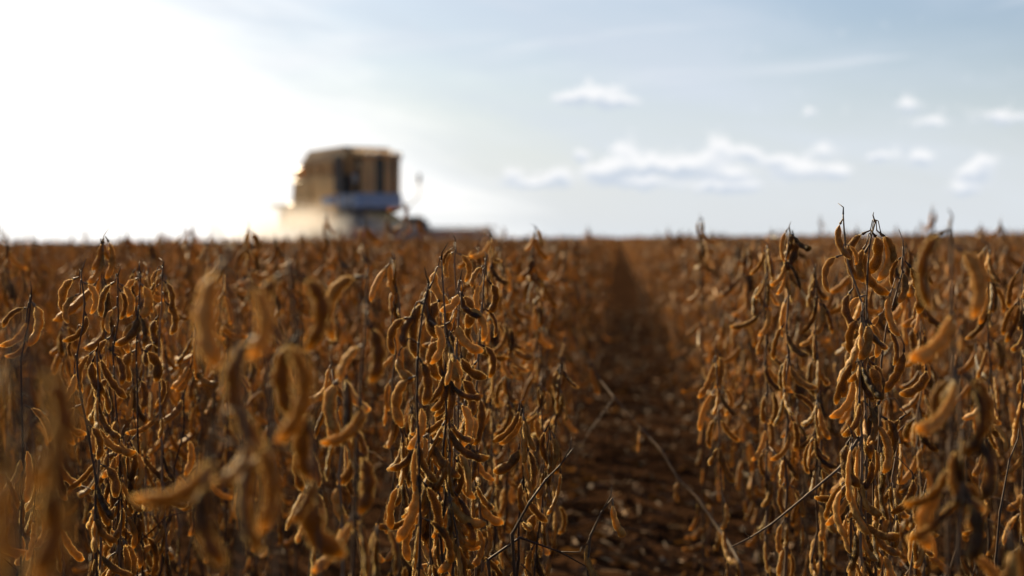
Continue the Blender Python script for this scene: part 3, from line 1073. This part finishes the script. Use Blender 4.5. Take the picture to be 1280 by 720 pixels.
# one single-mesh source plant per kind; copies share the mesh
MID_SKEL = [grow(random.Random(900 + i), 0.75, (random.Random(i).uniform(-.03, .03), random.Random(i + 50).uniform(-.03, .03)), [1, 2, 2, 3][i % 4], 0.76, zmin=0.12, spread=0.9) for i in range(12)]
MID_MESH = [plant_mesh(s, Q_LOW, 5) for s in MID_SKEL]
FAR_MESH = [plant_mesh(grow(random.Random(700 + i), 0.75, (0.01, 0.0), 2, 0.8, zmin=0.25, spread=1.0, n_lib=5), Q_FAR, 3) for i in range(6)]
part_protos = []
SRC_MID, SRC_FAR = [None] * len(MID_MESH), [None] * len(FAR_MESH)
n_parts = 0
CLOSE = 3.0
protos = []
for k, (d, u, x, y, H, xr) in enumerate(near_spots):
    rz = rng.uniform(0, 6.28)
    lab = row_label(xr, d)
    if d < CLOSE:
        if len(protos) < 10:
            sk = grow(random.Random(3000 + len(protos)), 0.745, (rng.uniform(-.03, .03), rng.uniform(-.03, .03)), [1, 2, 1, 2][len(protos) % 4], 0.76, zmin=0.14, spread=0.85)
            o = plant_with_parts((x, y, 0), rz, sk, lab, fine=False)
            protos.append(o)
        else:
            src = protos[rng.randrange(len(protos))]
            o = src.copy()
            COL.objects.link(o)
            for ch in src.children:
                c = ch.copy()
                COL.objects.link(c)
                c.parent = o
            o.location = (x, y, 0)
            o.rotation_euler = (rng.gauss(0, 0.03), rng.gauss(0, 0.03), rz)
            tag(o, lab)
        s = H / 0.745
        o.scale = (s, s, s)
    else:
        far = k >= len(near_spots) - 18
        me_list = FAR_MESH if far else MID_MESH
        v = k % len(me_list)
        o = link('soybean_plant', me_list[v], None, (x, y, 0), (rng.gauss(0, 0.035), rng.gauss(0, 0.035), rz))
        s = H / 0.75
        o.scale = (s, s, s)
        tag(o, lab, 'soybean plant', GROUP)
        lst = SRC_FAR if far else SRC_MID
        if lst[v] is None:
            lst[v] = o


def field_mass(name, pts, sources, label):
    me = bpy.data.meshes.new(name)
    me.from_pydata([(p[0], p[1], 0.0) for p in pts], [], [])
    r = np.random.RandomState(5 + len(pts))
    n = len(pts)

    def attr(nm, typ, vals):
        a = me.attributes.new(nm, typ, 'POINT')
        a.data.foreach_set('value' if typ != 'FLOAT_VECTOR' else 'vector', vals)
    rot = np.stack([r.normal(0, 0.035, n), r.normal(0, 0.035, n), r.uniform(0, 6.28, n)], 1).astype(np.float32)
    attr('rot', 'FLOAT_VECTOR', rot.ravel())
    attr('size', 'FLOAT', (np.array([p[2] for p in pts]) / 0.75).astype(np.float32))
    attr('pick', 'INT', r.randint(0, len(sources), n).astype(np.int32))
    o = link(name, me)
    tag(o, label, kind='stuff')
    ng = bpy.data.node_groups.new(name, 'GeometryNodeTree')
    ng.interface.new_socket('Geometry', in_out='INPUT', socket_type='NodeSocketGeometry')
    ng.interface.new_socket('Geometry', in_out='OUTPUT', socket_type='NodeSocketGeometry')
    N, Lk = ng.nodes, ng.links
    gi, go = N.new('NodeGroupInput'), N.new('NodeGroupOutput')
    iop = N.new('GeometryNodeInstanceOnPoints')
    join = N.new('GeometryNodeJoinGeometry')
    for s in sources:
        oi = N.new('GeometryNodeObjectInfo')
        oi.inputs['Object'].default_value = s
        oi.inputs['As Instance'].default_value = True
        Lk.new(oi.outputs['Geometry'], join.inputs[0])
    Lk.new(gi.outputs[0], iop.inputs['Points'])
    Lk.new(join.outputs[0], iop.inputs['Instance'])
    iop.inputs['Pick Instance'].default_value = True

    def named(nm, typ):
        a = N.new('GeometryNodeInputNamedAttribute')
        a.data_type = typ
        a.inputs['Name'].default_value = nm
        return a.outputs['Attribute']
    Lk.new(named('pick', 'INT'), iop.inputs['Instance Index'])
    e2r = N.new('FunctionNodeEulerToRotation')
    Lk.new(named('rot', 'FLOAT_VECTOR'), e2r.inputs[0])
    Lk.new(e2r.outputs[0], iop.inputs['Rotation'])
    Lk.new(named('size', 'FLOAT'), iop.inputs['Scale'])
    Lk.new(iop.outputs[0], go.inputs[0])
    md = o.modifiers.new('plants', 'NODES')
    md.node_group = ng
    return o


mass = [m for m in mass if not cut_area(m[0], m[1])]
allsrc_mid = [s for s in SRC_MID if s]
allsrc_far = [s for s in SRC_FAR if s]
field_mass('soybean_crop', [m for m in mass if m[3] < 16], allsrc_mid, 'mass of ripe brown soybean plants filling the field behind the nearest rows')
field_mass('distant_soybean_crop', [m for m in mass if m[3] >= 16], allsrc_far, 'far brown soybean crop running to the horizon')


# ------------------------------------------------------------------ litter on the soil
def build_litter():
    r = random.Random(31)
    mb = MB()
    for _ in range(5200):
        y = 1.8 + (r.random() ** 1.6) * 14
        x = r.uniform(-0.5, 0.75) if r.random() < 0.75 else r.uniform(-2.5, 3)
        z = soil_z(x, y)
        k = r.random()
        tn = r.random()
        if k < 0.64:      # straw
            l = r.uniform(0.02, 0.11)
            a = r.uniform(0, 3.14)
            dz = r.uniform(-0.01, 0.02)
            w = r.uniform(0.0008, 0.0022)
            p0 = Vector((x, y, z + 0.004))
            p1 = p0 + Vector((math.cos(a) * l, math.sin(a) * l, dz))
            mid = p0.lerp(p1, 0.5) + Vector((r.uniform(-.006, .006), r.uniform(-.006, .006), 0.004))
            mb.tube([p0, mid, p1], w, 4, 0, tn, cap=False)
        elif k < 0.84:    # crumpled leaf
            s = r.uniform(0.012, 0.035)
            a = r.uniform(0, 6.28)
            c, sn = math.cos(a), math.sin(a)
            V = []
            for (ux, uy) in [(-1, 0), (-0.4, 0.6), (0.5, 0.55), (1.1, 0), (0.5, -0.55), (-0.4, -0.6), (0, 0)]:
                zz = z + 0.006 + abs(uy) * s * r.uniform(0.1, 0.9) + r.uniform(0, 0.006)
                V.append((x + (ux * c - uy * sn) * s, y + (ux * sn + uy * c) * s, zz if (ux, uy) != (0, 0) else z + 0.004))
            F = [(i, (i + 1) % 6, 6) for i in range(6)]
            mb.add(V, F, 1, tn)
        elif k < 0.92:    # clod
            s = r.uniform(0.006, 0.022)
            V = [(x + s * r.uniform(.7, 1.2) * dx, y + s * r.uniform(.7, 1.2) * dy, z + 0.3 * s + s * 0.8 * dz) for dx, dy, dz in
                 [(1, 0, 0), (0.3, 0.95, 0), (-0.8, 0.6, 0), (-0.8, -0.6, 0), (0.3, -0.95, 0), (0.4, 0.2, 0.8), (-0.4, 0.3, 0.9), (0, -0.5, 0.75)]]
            F = [(0, 1, 5), (1, 6, 5), (1, 2, 6), (2, 3, 6), (3, 7, 6), (3, 4, 7), (4, 0, 7), (0, 5, 7), (5, 6, 7)]
            mb.add(V, F, 2, tn)
        else:
            pv, pf, pm, pe = Q_LOW[r.randrange(N_POD)]
            M = Euler((math.pi / 2 + r.uniform(-.1, .1), r.uniform(-.1, .1), r.uniform(0, 6.28))).to_matrix()
            V = pv @ np.array(M).T + np.array((x, y, z + 0.007))
            mb.add(V, [f for f, m_ in zip(pf.tolist(), pm) if m_ < 2], 3, tn)
    straw = plant_mat('straw', [(0.0, (0.06, 0.032, 0.016)), (0.7, (0.16, 0.095, 0.05)), (1.0, (0.34, 0.21, 0.11))], 0.0, 0.3, bump=0, sheen=0, spec=0.05)
    leaf = plant_mat('dead_leaf', [(0.0, (0.02, 0.0105, 0.0055)), (0.7, (0.055, 0.030, 0.016)), (1.0, (0.16, 0.095, 0.05))], 0.1, 0.3, bump=0, sheen=0, spec=0.03)
    clod = simple_mat('clod', (0.035, 0.018, 0.010), 0.95, dirt=0.5, dirt_col=(0.08, 0.04, 0.02), scale=60, spec=0.0)
    o = mb.build('crop_litter', [straw, leaf, clod, POD_M], smooth=False, tinted=True)
    tag(o, 'straw, dead leaves, clods and fallen pods scattered on the soil between the rows', kind='stuff')


build_litter()


# ------------------------------------------------------------------ combine harvester
def build_harvester():
    yellow = simple_mat('yellow_paint', (0.74, 0.42, 0.13), 0.35, dirt=0.55, dirt_col=(0.40, 0.25, 0.12), scale=1.2)
    tank_m = simple_mat('sun_faded_yellow_paint', (0.60, 0.34, 0.13), 0.5, dirt=0.6, dirt_col=(0.28, 0.18, 0.1), scale=1.6)
    blue = simple_mat('blue_paint', (0.12, 0.20, 0.38), 0.35, dirt=0.4, dirt_col=(0.3, 0.25, 0.2), scale=2)
    pale_blue = simple_mat('light_blue_paint', (0.20, 0.29, 0.46), 0.4, dirt=0.5, dirt_col=(0.4, 0.36, 0.3), scale=2)  # lighter, less saturated blue for the front panel
    dark = simple_mat('dark_metal', (0.03, 0.028, 0.028), 0.6, dirt=0.4)
    rubber = simple_mat('tyre_rubber', (0.018, 0.018, 0.018), 0.8, dirt=0.35, dirt_col=(0.10, 0.07, 0.045), scale=4)
    white = simple_mat('cream_paint', (0.66, 0.60, 0.50), 0.4, dirt=0.4)
    grey = simple_mat('galvanised_steel', (0.42, 0.42, 0.42), 0.45, 0.6, dirt=0.4)
    red = simple_mat('red_paint', (0.34, 0.10, 0.045), 0.5, dirt=0.5)
    glass, T = new_mat('cab_glass')
    out = T.node('ShaderNodeOutputMaterial')
    p = T.node('ShaderNodeBsdfPrincipled')
    p.inputs['Base Color'].default_value = (0.05, 0.06, 0.07, 1)
    p.inputs['Roughness'].default_value = 0.04
    tr = T.node('ShaderNodeBsdfTransparent')
    tr.inputs['Color'].default_value = (0.35, 0.40, 0.42, 1)
    mx = T.node('ShaderNodeMixShader')
    mx.inputs[0].default_value = 0.55
    T.l.new(tr.outputs[0], mx.inputs[1])
    T.l.new(p.outputs[0], mx.inputs[2])
    T.l.new(mx.outputs[0], out.inputs[0])

    root = bpy.data.objects.new('combine_harvester', None)
    COL.objects.link(root)
    root.empty_display_size = 2
    heading = R(-40)
    root.location = (HC.x, HC.y, 0)
    root.rotation_euler = (0, 0, heading)
    tag(root, 'dusty yellow combine harvester with blue side panels cutting the crop', 'combine harvester')

    # side shell of the threshing body, with the straw hood sloping off at the rear
    mb = MB()
    mb.prism([(-2.15, 1.25), (0.40, 1.15), (0.42, 1.55), (0.42, 3.0), (-2.05, 3.0), (-2.18, 2.0)], -1.12, 1.12, 0, 0.06)
    body = mb.build('body', yellow, root)
    for s in (-1, 1):
        mb = MB()
        mb.prism([(-2.05, 1.45), (-0.95, 1.38), (-0.95, 2.85), (-1.98, 2.85)], s * 1.125, s * 1.17, 0, 0.02)
        mb.build('side_panel', yellow, root)
        mb = MB()
        mb.prism([(-0.88, 1.38), (0.38, 1.33), (0.38, 2.85), (-0.88, 2.85)], s * 1.125, s * 1.17, 0, 0.02)
        mb.build('side_panel', yellow, root)
        mb = MB()
        mb.prism([(-0.35, 2.02), (0.40, 1.98), (0.40, 2.30), (-0.35, 2.26)], s * 1.175, s * 1.21, 0, 0.02)
        mb.build('side_stripe', blue, root)
    # grain tank with flared extensions
    mb = MB()
    V = [(-1.50, -1.05, 3.0), (0.75, -1.05, 3.0), (0.75, 1.05, 3.0), (-1.50, 1.05, 3.0), (-1.55, -1.14, 3.45), (0.80, -1.14, 3.50), (0.80, 1.14, 3.50), (-1.55, 1.14, 3.45),
         (-1.30, -0.98, 3.88), (0.66, -0.98, 3.96), (0.66, 0.98, 3.96), (-1.30, 0.98, 3.88)]
    F = [(0, 3, 2, 1)]
    for l in (0, 4):
        for j in range(4):
            j2 = (j + 1) % 4
            F.append((l + j, l + j2, l + 4 + j2, l + 4 + j))
    F.append((8, 9, 10, 11))
    mb.add(V, F)
    tank = mb.build('grain_tank', tank_m, root)
    mb = MB()
    for x in (-1.2, -0.5, 0.1):
        mb.box((x - 0.03, -1.17, 3.02), (x + 0.03, -1.04, 3.42))
        mb.box((x - 0.03, 1.04, 3.02), (x + 0.03, 1.17, 3.42))
    mb.build('tank_rib', tank_m, tank)
    # engine hood behind the tank
    mb = MB()
    mb.prism([(-2.08, 3.003), (-1.70, 3.003), (-1.70, 3.34), (-2.02, 3.28)], -1.08, 1.08, 0, 0.05)
    hood = mb.build('engine_hood', yellow, root)
    mb = MB()
    for k in range(9):
        mb.box((-2.12, -0.9 + 0.2 * k, 3.04), (-2.05, -0.82 + 0.2 * k, 3.2))
    mb.build('grille', dark, hood)
    mb = MB()
    mb.tube([(-1.88, 0.6, 3.2), (-1.88, 0.6, 3.55), (-1.95, 0.6, 3.62)], 0.05, 12)
    mb.build('exhaust', dark, root, smooth=True)
    # cab
    CF = 1.42
    mb = MB()
    mb.box((0.80, -0.80, 2.05), (CF, 0.80, 2.36), 0, 0.03)
    cab = mb.build('cab', white, root)
    mb = MB()
    mb.prism([(0.82, 3.60), (CF + 0.05, 3.55), (CF + 0.10, 3.66), (CF - 0.05, 3.76), (0.82, 3.86)], -0.88, 0.88, 0, 0.04)
    mb.build('cab_roof', tank_m, cab)
    for s in (-1, 1):
        for (xa, xb, w) in ((0.88, 0.88, 0.14), (CF - 0.09, CF - 0.06, 0.16)):
            mb = MB()
            mb.prism([(xa - w / 2, 2.36), (xa + w / 2, 2.36), (xb + w / 2, 3.60), (xb - w / 2, 3.60)], s * 0.62, s * 0.80)
            mb.build('cab_pillar', tank_m, cab)
        mb = MB()
        mb.prism([(0.95, 2.37), (CF - 0.17, 2.37), (CF - 0.14, 3.58), (0.95, 3.58)], s * 0.765, s * 0.775)
        mb.build('side_window', glass, cab)
    mb = MB()
    mb.box((CF - 0.04, -0.618, 2.37), (CF - 0.025, 0.618, 3.58))
    mb.build('windscreen', glass, cab)
    mb = MB()
    mb.box((CF - 0.02, 0.10, 2.37), (CF + 0.02, 0.42, 3.58))
    mb.box((CF - 0.02, -0.62, 2.37), (CF + 0.02, -0.30, 3.58))
    mb.build('windscreen_post', tank_m, cab)
    mb = MB()
    mb.box((0.86, -0.25, 2.36), (1.2, 0.25, 2.62), 0, 0.05)
    mb.box((0.86, -0.25, 2.62), (0.96, 0.25, 3.15), 0, 0.04)
    mb.build('driver_seat', dark, cab)
    mb = MB()
    mb.tube([(1.27 + 0.05 * math.cos(t / 16 * 6.283), 0.17 * math.sin(t / 16 * 6.283), 2.9 + 0.16 * math.cos(t / 16 * 6.283)) for t in range(17)], 0.015, 6)
    mb.build('steering_wheel', dark, cab, smooth=True)
    # bulkhead between body and cab, plus dark plates imitating a shaded opening
    mb = MB()
    mb.box((0.43, -1.0, 1.6), (0.795, 1.0, 2.998), 0, 0.01)
    mb.box((0.34, -1.215, 2.40), (0.80, -1.175, 3.64), 0, 0.01)
    mb.box((0.34, 1.175, 2.40), (0.80, 1.215, 3.64), 0, 0.01)
    mb.build('bulkhead_gap_shade', dark, root)
    mb = MB()
    mb.box((0.80, -1.14, 1.80), (CF + 0.05, 1.14, 1.86), 0, 0.01)
    plat = mb.build('platform', dark, root)
    mb = MB()
    mb.prism([(0.44, 1.87), (CF + 0.04, 1.87), (CF + 0.04, 2.34), (0.44, 2.34)], -1.14, -1.10, 0, 0.01)
    mb.box((CF + 0.045, -1.14, 1.87), (CF + 0.08, 0.82, 2.34), 0, 0.01)
    mb.build('front_panel', pale_blue, root)
    mb = MB()
    for z in (0.55, 0.9, 1.25, 1.6, 1.9):
        mb.tube([(0.85, -1.24, z), (1.25, -1.24, z)], 0.02, 6)
    mb.tube([(0.85, -1.24, 0.5), (0.85, -1.22, 2.05), (0.85, -1.18, 3.0)], 0.022, 6)
    mb.tube([(1.25, -1.24, 0.5), (1.25, -1.22, 2.05), (1.25, -1.18, 3.0)], 0.022, 6)
    mb.build('ladder', dark, root, smooth=True)
    for s in (-1,):
        mb = MB()
        mb.tube([(CF, s * 0.80, 3.45), (1.62, s * 1.25, 3.30), (1.68, s * 1.40, 2.95)], 0.018, 6)
        arm = mb.build('mirror_arm', dark, cab, smooth=True)
        mb = MB()
        mb.box((1.66, s * 1.40 - 0.07, 2.70), (1.70, s * 1.40 + 0.07, 2.96), 0, 0.015)
        mb.build('mirror', grey, arm)
        for y in (-0.7, -0.35, 0.35, 0.7):
            mb = MB()
            mb.lathe_y([(0.001, 0), (0.07, 0.0), (0.08, 0.06), (0.001, 0.08)], 14)
            o = mb.build('work_light', grey, cab, smooth=True)
            o.location = (CF + 0.1, y, 3.66)
            o.rotation_euler = (0, 0, R(-90))
    # aerial beside the cab
    mb = MB()
    mb.tube([(1.42, 1.13, 1.9), (1.5, 1.6, 2.3), (1.5, 1.62, 3.0)], [0.03, 0.028, 0.025], 6)
    mb.box((1.46, 1.54, 2.72), (1.49, 1.70, 3.05))
    mb.build('marker_pole', grey, root, smooth=True)
    # wheels
    def wheel(x, y, r, w, name='wheel'):
        mb = MB()
        prof = [(r * 0.55, -w / 2), (r * 0.80, -w / 2), (r * 0.95, -w * 0.44), (r * 0.97, -w * 0.2), (r * 0.97, w * 0.2), (r * 0.95, w * 0.44), (r * 0.80, w / 2), (r * 0.55, w / 2), (r * 0.5, 0), (r * 0.55, -w / 2)]
        mb.lathe_y(prof, 40)
        n = 22
        for k in range(n):
            for s in (-1, 1):
                t = (k + (0.5 if s > 0 else 0)) / n * 2 * math.pi
                V = []
                for (yy, dt) in ((0.02 * s, 0.0), (s * w * 0.46, -0.16)):
                    for (rr, da) in ((r * 0.955, -0.035), (r * 0.955, 0.035), (r * 1.01, 0.025), (r * 1.01, -0.025)):
                        V.append((rr * math.cos(t + dt + da), yy, rr * math.sin(t + dt + da)))
                mb.add(V, [(0, 1, 2, 3), (7, 6, 5, 4), (0, 4, 5, 1), (1, 5, 6, 2), (2, 6, 7, 3), (3, 7, 4, 0)])
        wo = bpy.data.objects.new(name, None)
        COL.objects.link(wo)
        wo.parent = root
        wo.location = (x, y, r)
        mb.build('tyre', rubber, wo)
        mb = MB()
        mb.lathe_y([(0.001, -w * 0.12), (r * 0.22, -w * 0.14), (r * 0.30, -w * 0.05), (r * 0.48, -w * 0.10), (r * 0.56, -w * 0.46), (r * 0.60, -w * 0.46), (r * 0.56, 0),
                    (r * 0.60, w * 0.46), (r * 0.56, w * 0.46), (r * 0.48, w * 0.10), (r * 0.30, w * 0.05), (r * 0.22, w * 0.14), (0.001, w * 0.12)], 32)
        mb.build('rim', yellow, wo)
    wheel(1.30, -1.22, 0.80, 0.5)
    wheel(1.30, 1.48, 0.80, 0.5)
    wheel(-1.5, -1.0, 0.5, 0.36)
    wheel(-1.5, 1.0, 0.5, 0.36)
    mb = MB()
    mb.tube([(1.30, -1.2, 0.80), (1.30, 1.4, 0.80)], 0.14, 12)
    mb.tube([(-1.5, -1.0, 0.5), (-1.5, 1.0, 0.5)], 0.09, 10)
    mb.box((-2.0, -0.55, 0.75), (1.4, 0.55, 1.25), 0, 0.04)
    mb.build('chassis', dark, root)
    # straw chopper and its spreading hood at the back
    mb = MB()
    mb.prism([(-2.1, 1.3), (-2.19, 2.12), (-2.7, 2.10), (-3.0, 1.6), (-2.6, 1.2)], -0.9, 0.9, 0, 0.04)
    hood2 = mb.build('straw_hood', yellow, root)
    mb = MB()
    for k in range(7):
        y = -0.78 + 0.26 * k
        mb.box((-3.3, y - 0.01, 1.25), (-2.85, y + 0.01, 1.95))
    mb.box((-3.55, -0.95, 1.96), (-2.6, 0.95, 2.08))
    mb.build('chopper', dark, hood2)
    # unloading auger folded back over the far side
    mb = MB()
    mb.tube([(0.2, 1.25, 1.6), (0.2, 1.34, 2.9), (-0.1, 1.36, 3.1), (-2.3, 1.36, 2.9), (-2.6, 1.36, 2.6)], 0.15, 14)
    mb.build('unloading_auger', grey, root, smooth=True)
    # feeder house
    mb = MB()
    mb.prism([(1.2, 1.75), (1.2, 1.05), (3.2, 0.28), (3.2, 0.95)], -0.62, 0.62, 0, 0.03)
    mb.build('feeder_house', yellow, root)
    # cutting header
    hdr = None
    HW = 2.75
    mb = MB()
    mb.prism([(3.2, 0.20), (3.2, 1.08), (3.26, 1.13), (3.32, 1.08), (3.32, 0.32), (3.9, 0.14), (4.35, 0.10), (4.35, 0.07), (3.5, 0.08)], -HW, HW)
    hdr = mb.build('header', red, root)
    mb = MB()
    mb.tube([(3.70, -HW + 0.05, 0.50), (3.70, HW - 0.05, 0.50)], 0.16, 14)
    n = 120
    V, F = [], []
    for i in range(n + 1):
        y = -HW + 0.1 + (2 * HW - 0.2) * i / n
        a = i / n * 2 * math.pi * 9 * (1 if i < n / 2 else -1)
        V += [(3.70 + 0.15 * math.cos(a), y, 0.50 + 0.15 * math.sin(a)), (3.70 + 0.29 * math.cos(a), y, 0.50 + 0.29 * math.sin(a))]
        if i:
            F.append((2 * i - 2, 2 * i - 1, 2 * i + 1, 2 * i))
    mb.add(V, F)
    mb.build('header_auger', grey, hdr)
    for s in (-1, 1):
        mb = MB()
        mb.prism([(3.2, 0.08), (3.2, 1.18), (3.7, 1.05), (4.6, 0.35), (5.0, 0.10), (4.6, 0.05)], s * HW, s * (HW + 0.06), 0, 0.01)
        mb.build('end_divider', red, hdr)
    mb = MB()
    for k in range(70):
        y = -HW + 0.04 + k * (2 * HW - 0.08) / 69
        mb.add([(4.33, y - 0.025, 0.10), (4.33, y + 0.025, 0.10), (4.46, y, 0.09), (4.33, y - 0.025, 0.085), (4.33, y + 0.025, 0.085)], [(0, 1, 2), (4, 3, 2), (0, 2, 3), (1, 4, 2)])
    mb.build('knife_bar', grey, hdr)
    reel = bpy.data.objects.new('reel', None)
    COL.objects.link(reel)
    reel.parent = root
    reel.location = (4.1, 0, 0.80)
    mb = MB()
    mb.tube([(0, -HW + 0.08, 0), (0, HW - 0.08, 0)], 0.05, 10)
    for y in (-HW + 0.15, -0.9, 0.9, HW - 0.15):
        for k in range(6):
            a = k * math.pi / 3 + 0.2
            mb.tube([(0, y, 0), (0.42 * math.cos(a), y, 0.42 * math.sin(a))], 0.016, 6)
    mb.build('reel_shaft', grey, reel)
    for k in range(6):
        a = k * math.pi / 3 + 0.2
        mb = MB()
        x, z = 0.42 * math.cos(a), 0.42 * math.sin(a)
        mb.tube([(x, -HW + 0.1, z), (x, HW - 0.1, z)], 0.022, 8)
        for i in range(36):
            y = -HW + 0.15 + i * (2 * HW - 0.3) / 35
            mb.tube([(x, y, z), (x + 0.03, y, z - 0.13), (x - 0.01, y, z - 0.20)], 0.006, 4)
        mb.build('reel_bat', white, reel)
    for s in (-1, 1):
        mb = MB()
        mb.tube([(3.22, s * (HW - 0.02), 1.05), (4.1, s * (HW - 0.02), 0.80)], 0.035, 8)
        mb.build('reel_arm', red, hdr)
    return root


build_harvester()


# ------------------------------------------------------------------ dust thrown out behind the machine
def build_dust():
    m, T = new_mat('field_dust')
    out = T.node('ShaderNodeOutputMaterial')
    v = T.node('ShaderNodeVolumePrincipled')
    v.inputs['Color'].default_value = (0.86, 0.85, 0.86, 1)
    v.inputs['Anisotropy'].default_value = 0.2
    tc = T.node('ShaderNodeTexCoord')
    P = tc.outputs['Object']
    ln = T.node('ShaderNodeVectorMath', operation='LENGTH')
    T.l.new(P, ln.inputs[0])
    n = T.noise(P, 2.6, 4, 0.6, 0.3)
    r = T.math('SUBTRACT', ln.outputs['Value'], T.math('MULTIPLY', T.math('SUBTRACT', n, 0.5), 0.9))
    den = T.maprange(r, 0.15, 0.98, 1.0, 0.0)
    T.put(v.inputs['Density'], T.math('MULTIPLY', den, 1.1))
    T.l.new(v.outputs[0], out.inputs['Volume'])
    lobes = [((372, 300, 47.4), (3.6, 1.6, 1.45)), ((455, 300, 46.6), (2.0, 0.8, 1.0))]
    for k, (pp, sc) in enumerate(lobes):
        c = at(*pp)
        V, F = [], []
        nu, nv = 20, 12
        for j in range(nv + 1):
            th = math.pi * j / nv
            for i in range(nu):
                a = 2 * math.pi * i / nu
                V.append((math.sin(th) * math.cos(a), math.sin(th) * math.sin(a), math.cos(th)))
        for j in range(nv):
            for i in range(nu):
                i2 = (i + 1) % nu
                F.append((j * nu + i, (j + 1) * nu + i, (j + 1) * nu + i2, j * nu + i2))
        V = [tuple(Vector(v) * 1.15) for v in V]
        o = link('dust', mesh_from('dust', V, F, [m]), None, (c.x, c.y, 0.85))
        o.scale = sc
        tag(o, ['pale tan dust cloud billowing behind the combine harvester', 'thin dust hanging low beside the front of the combine harvester'][k], kind='stuff')


build_dust()
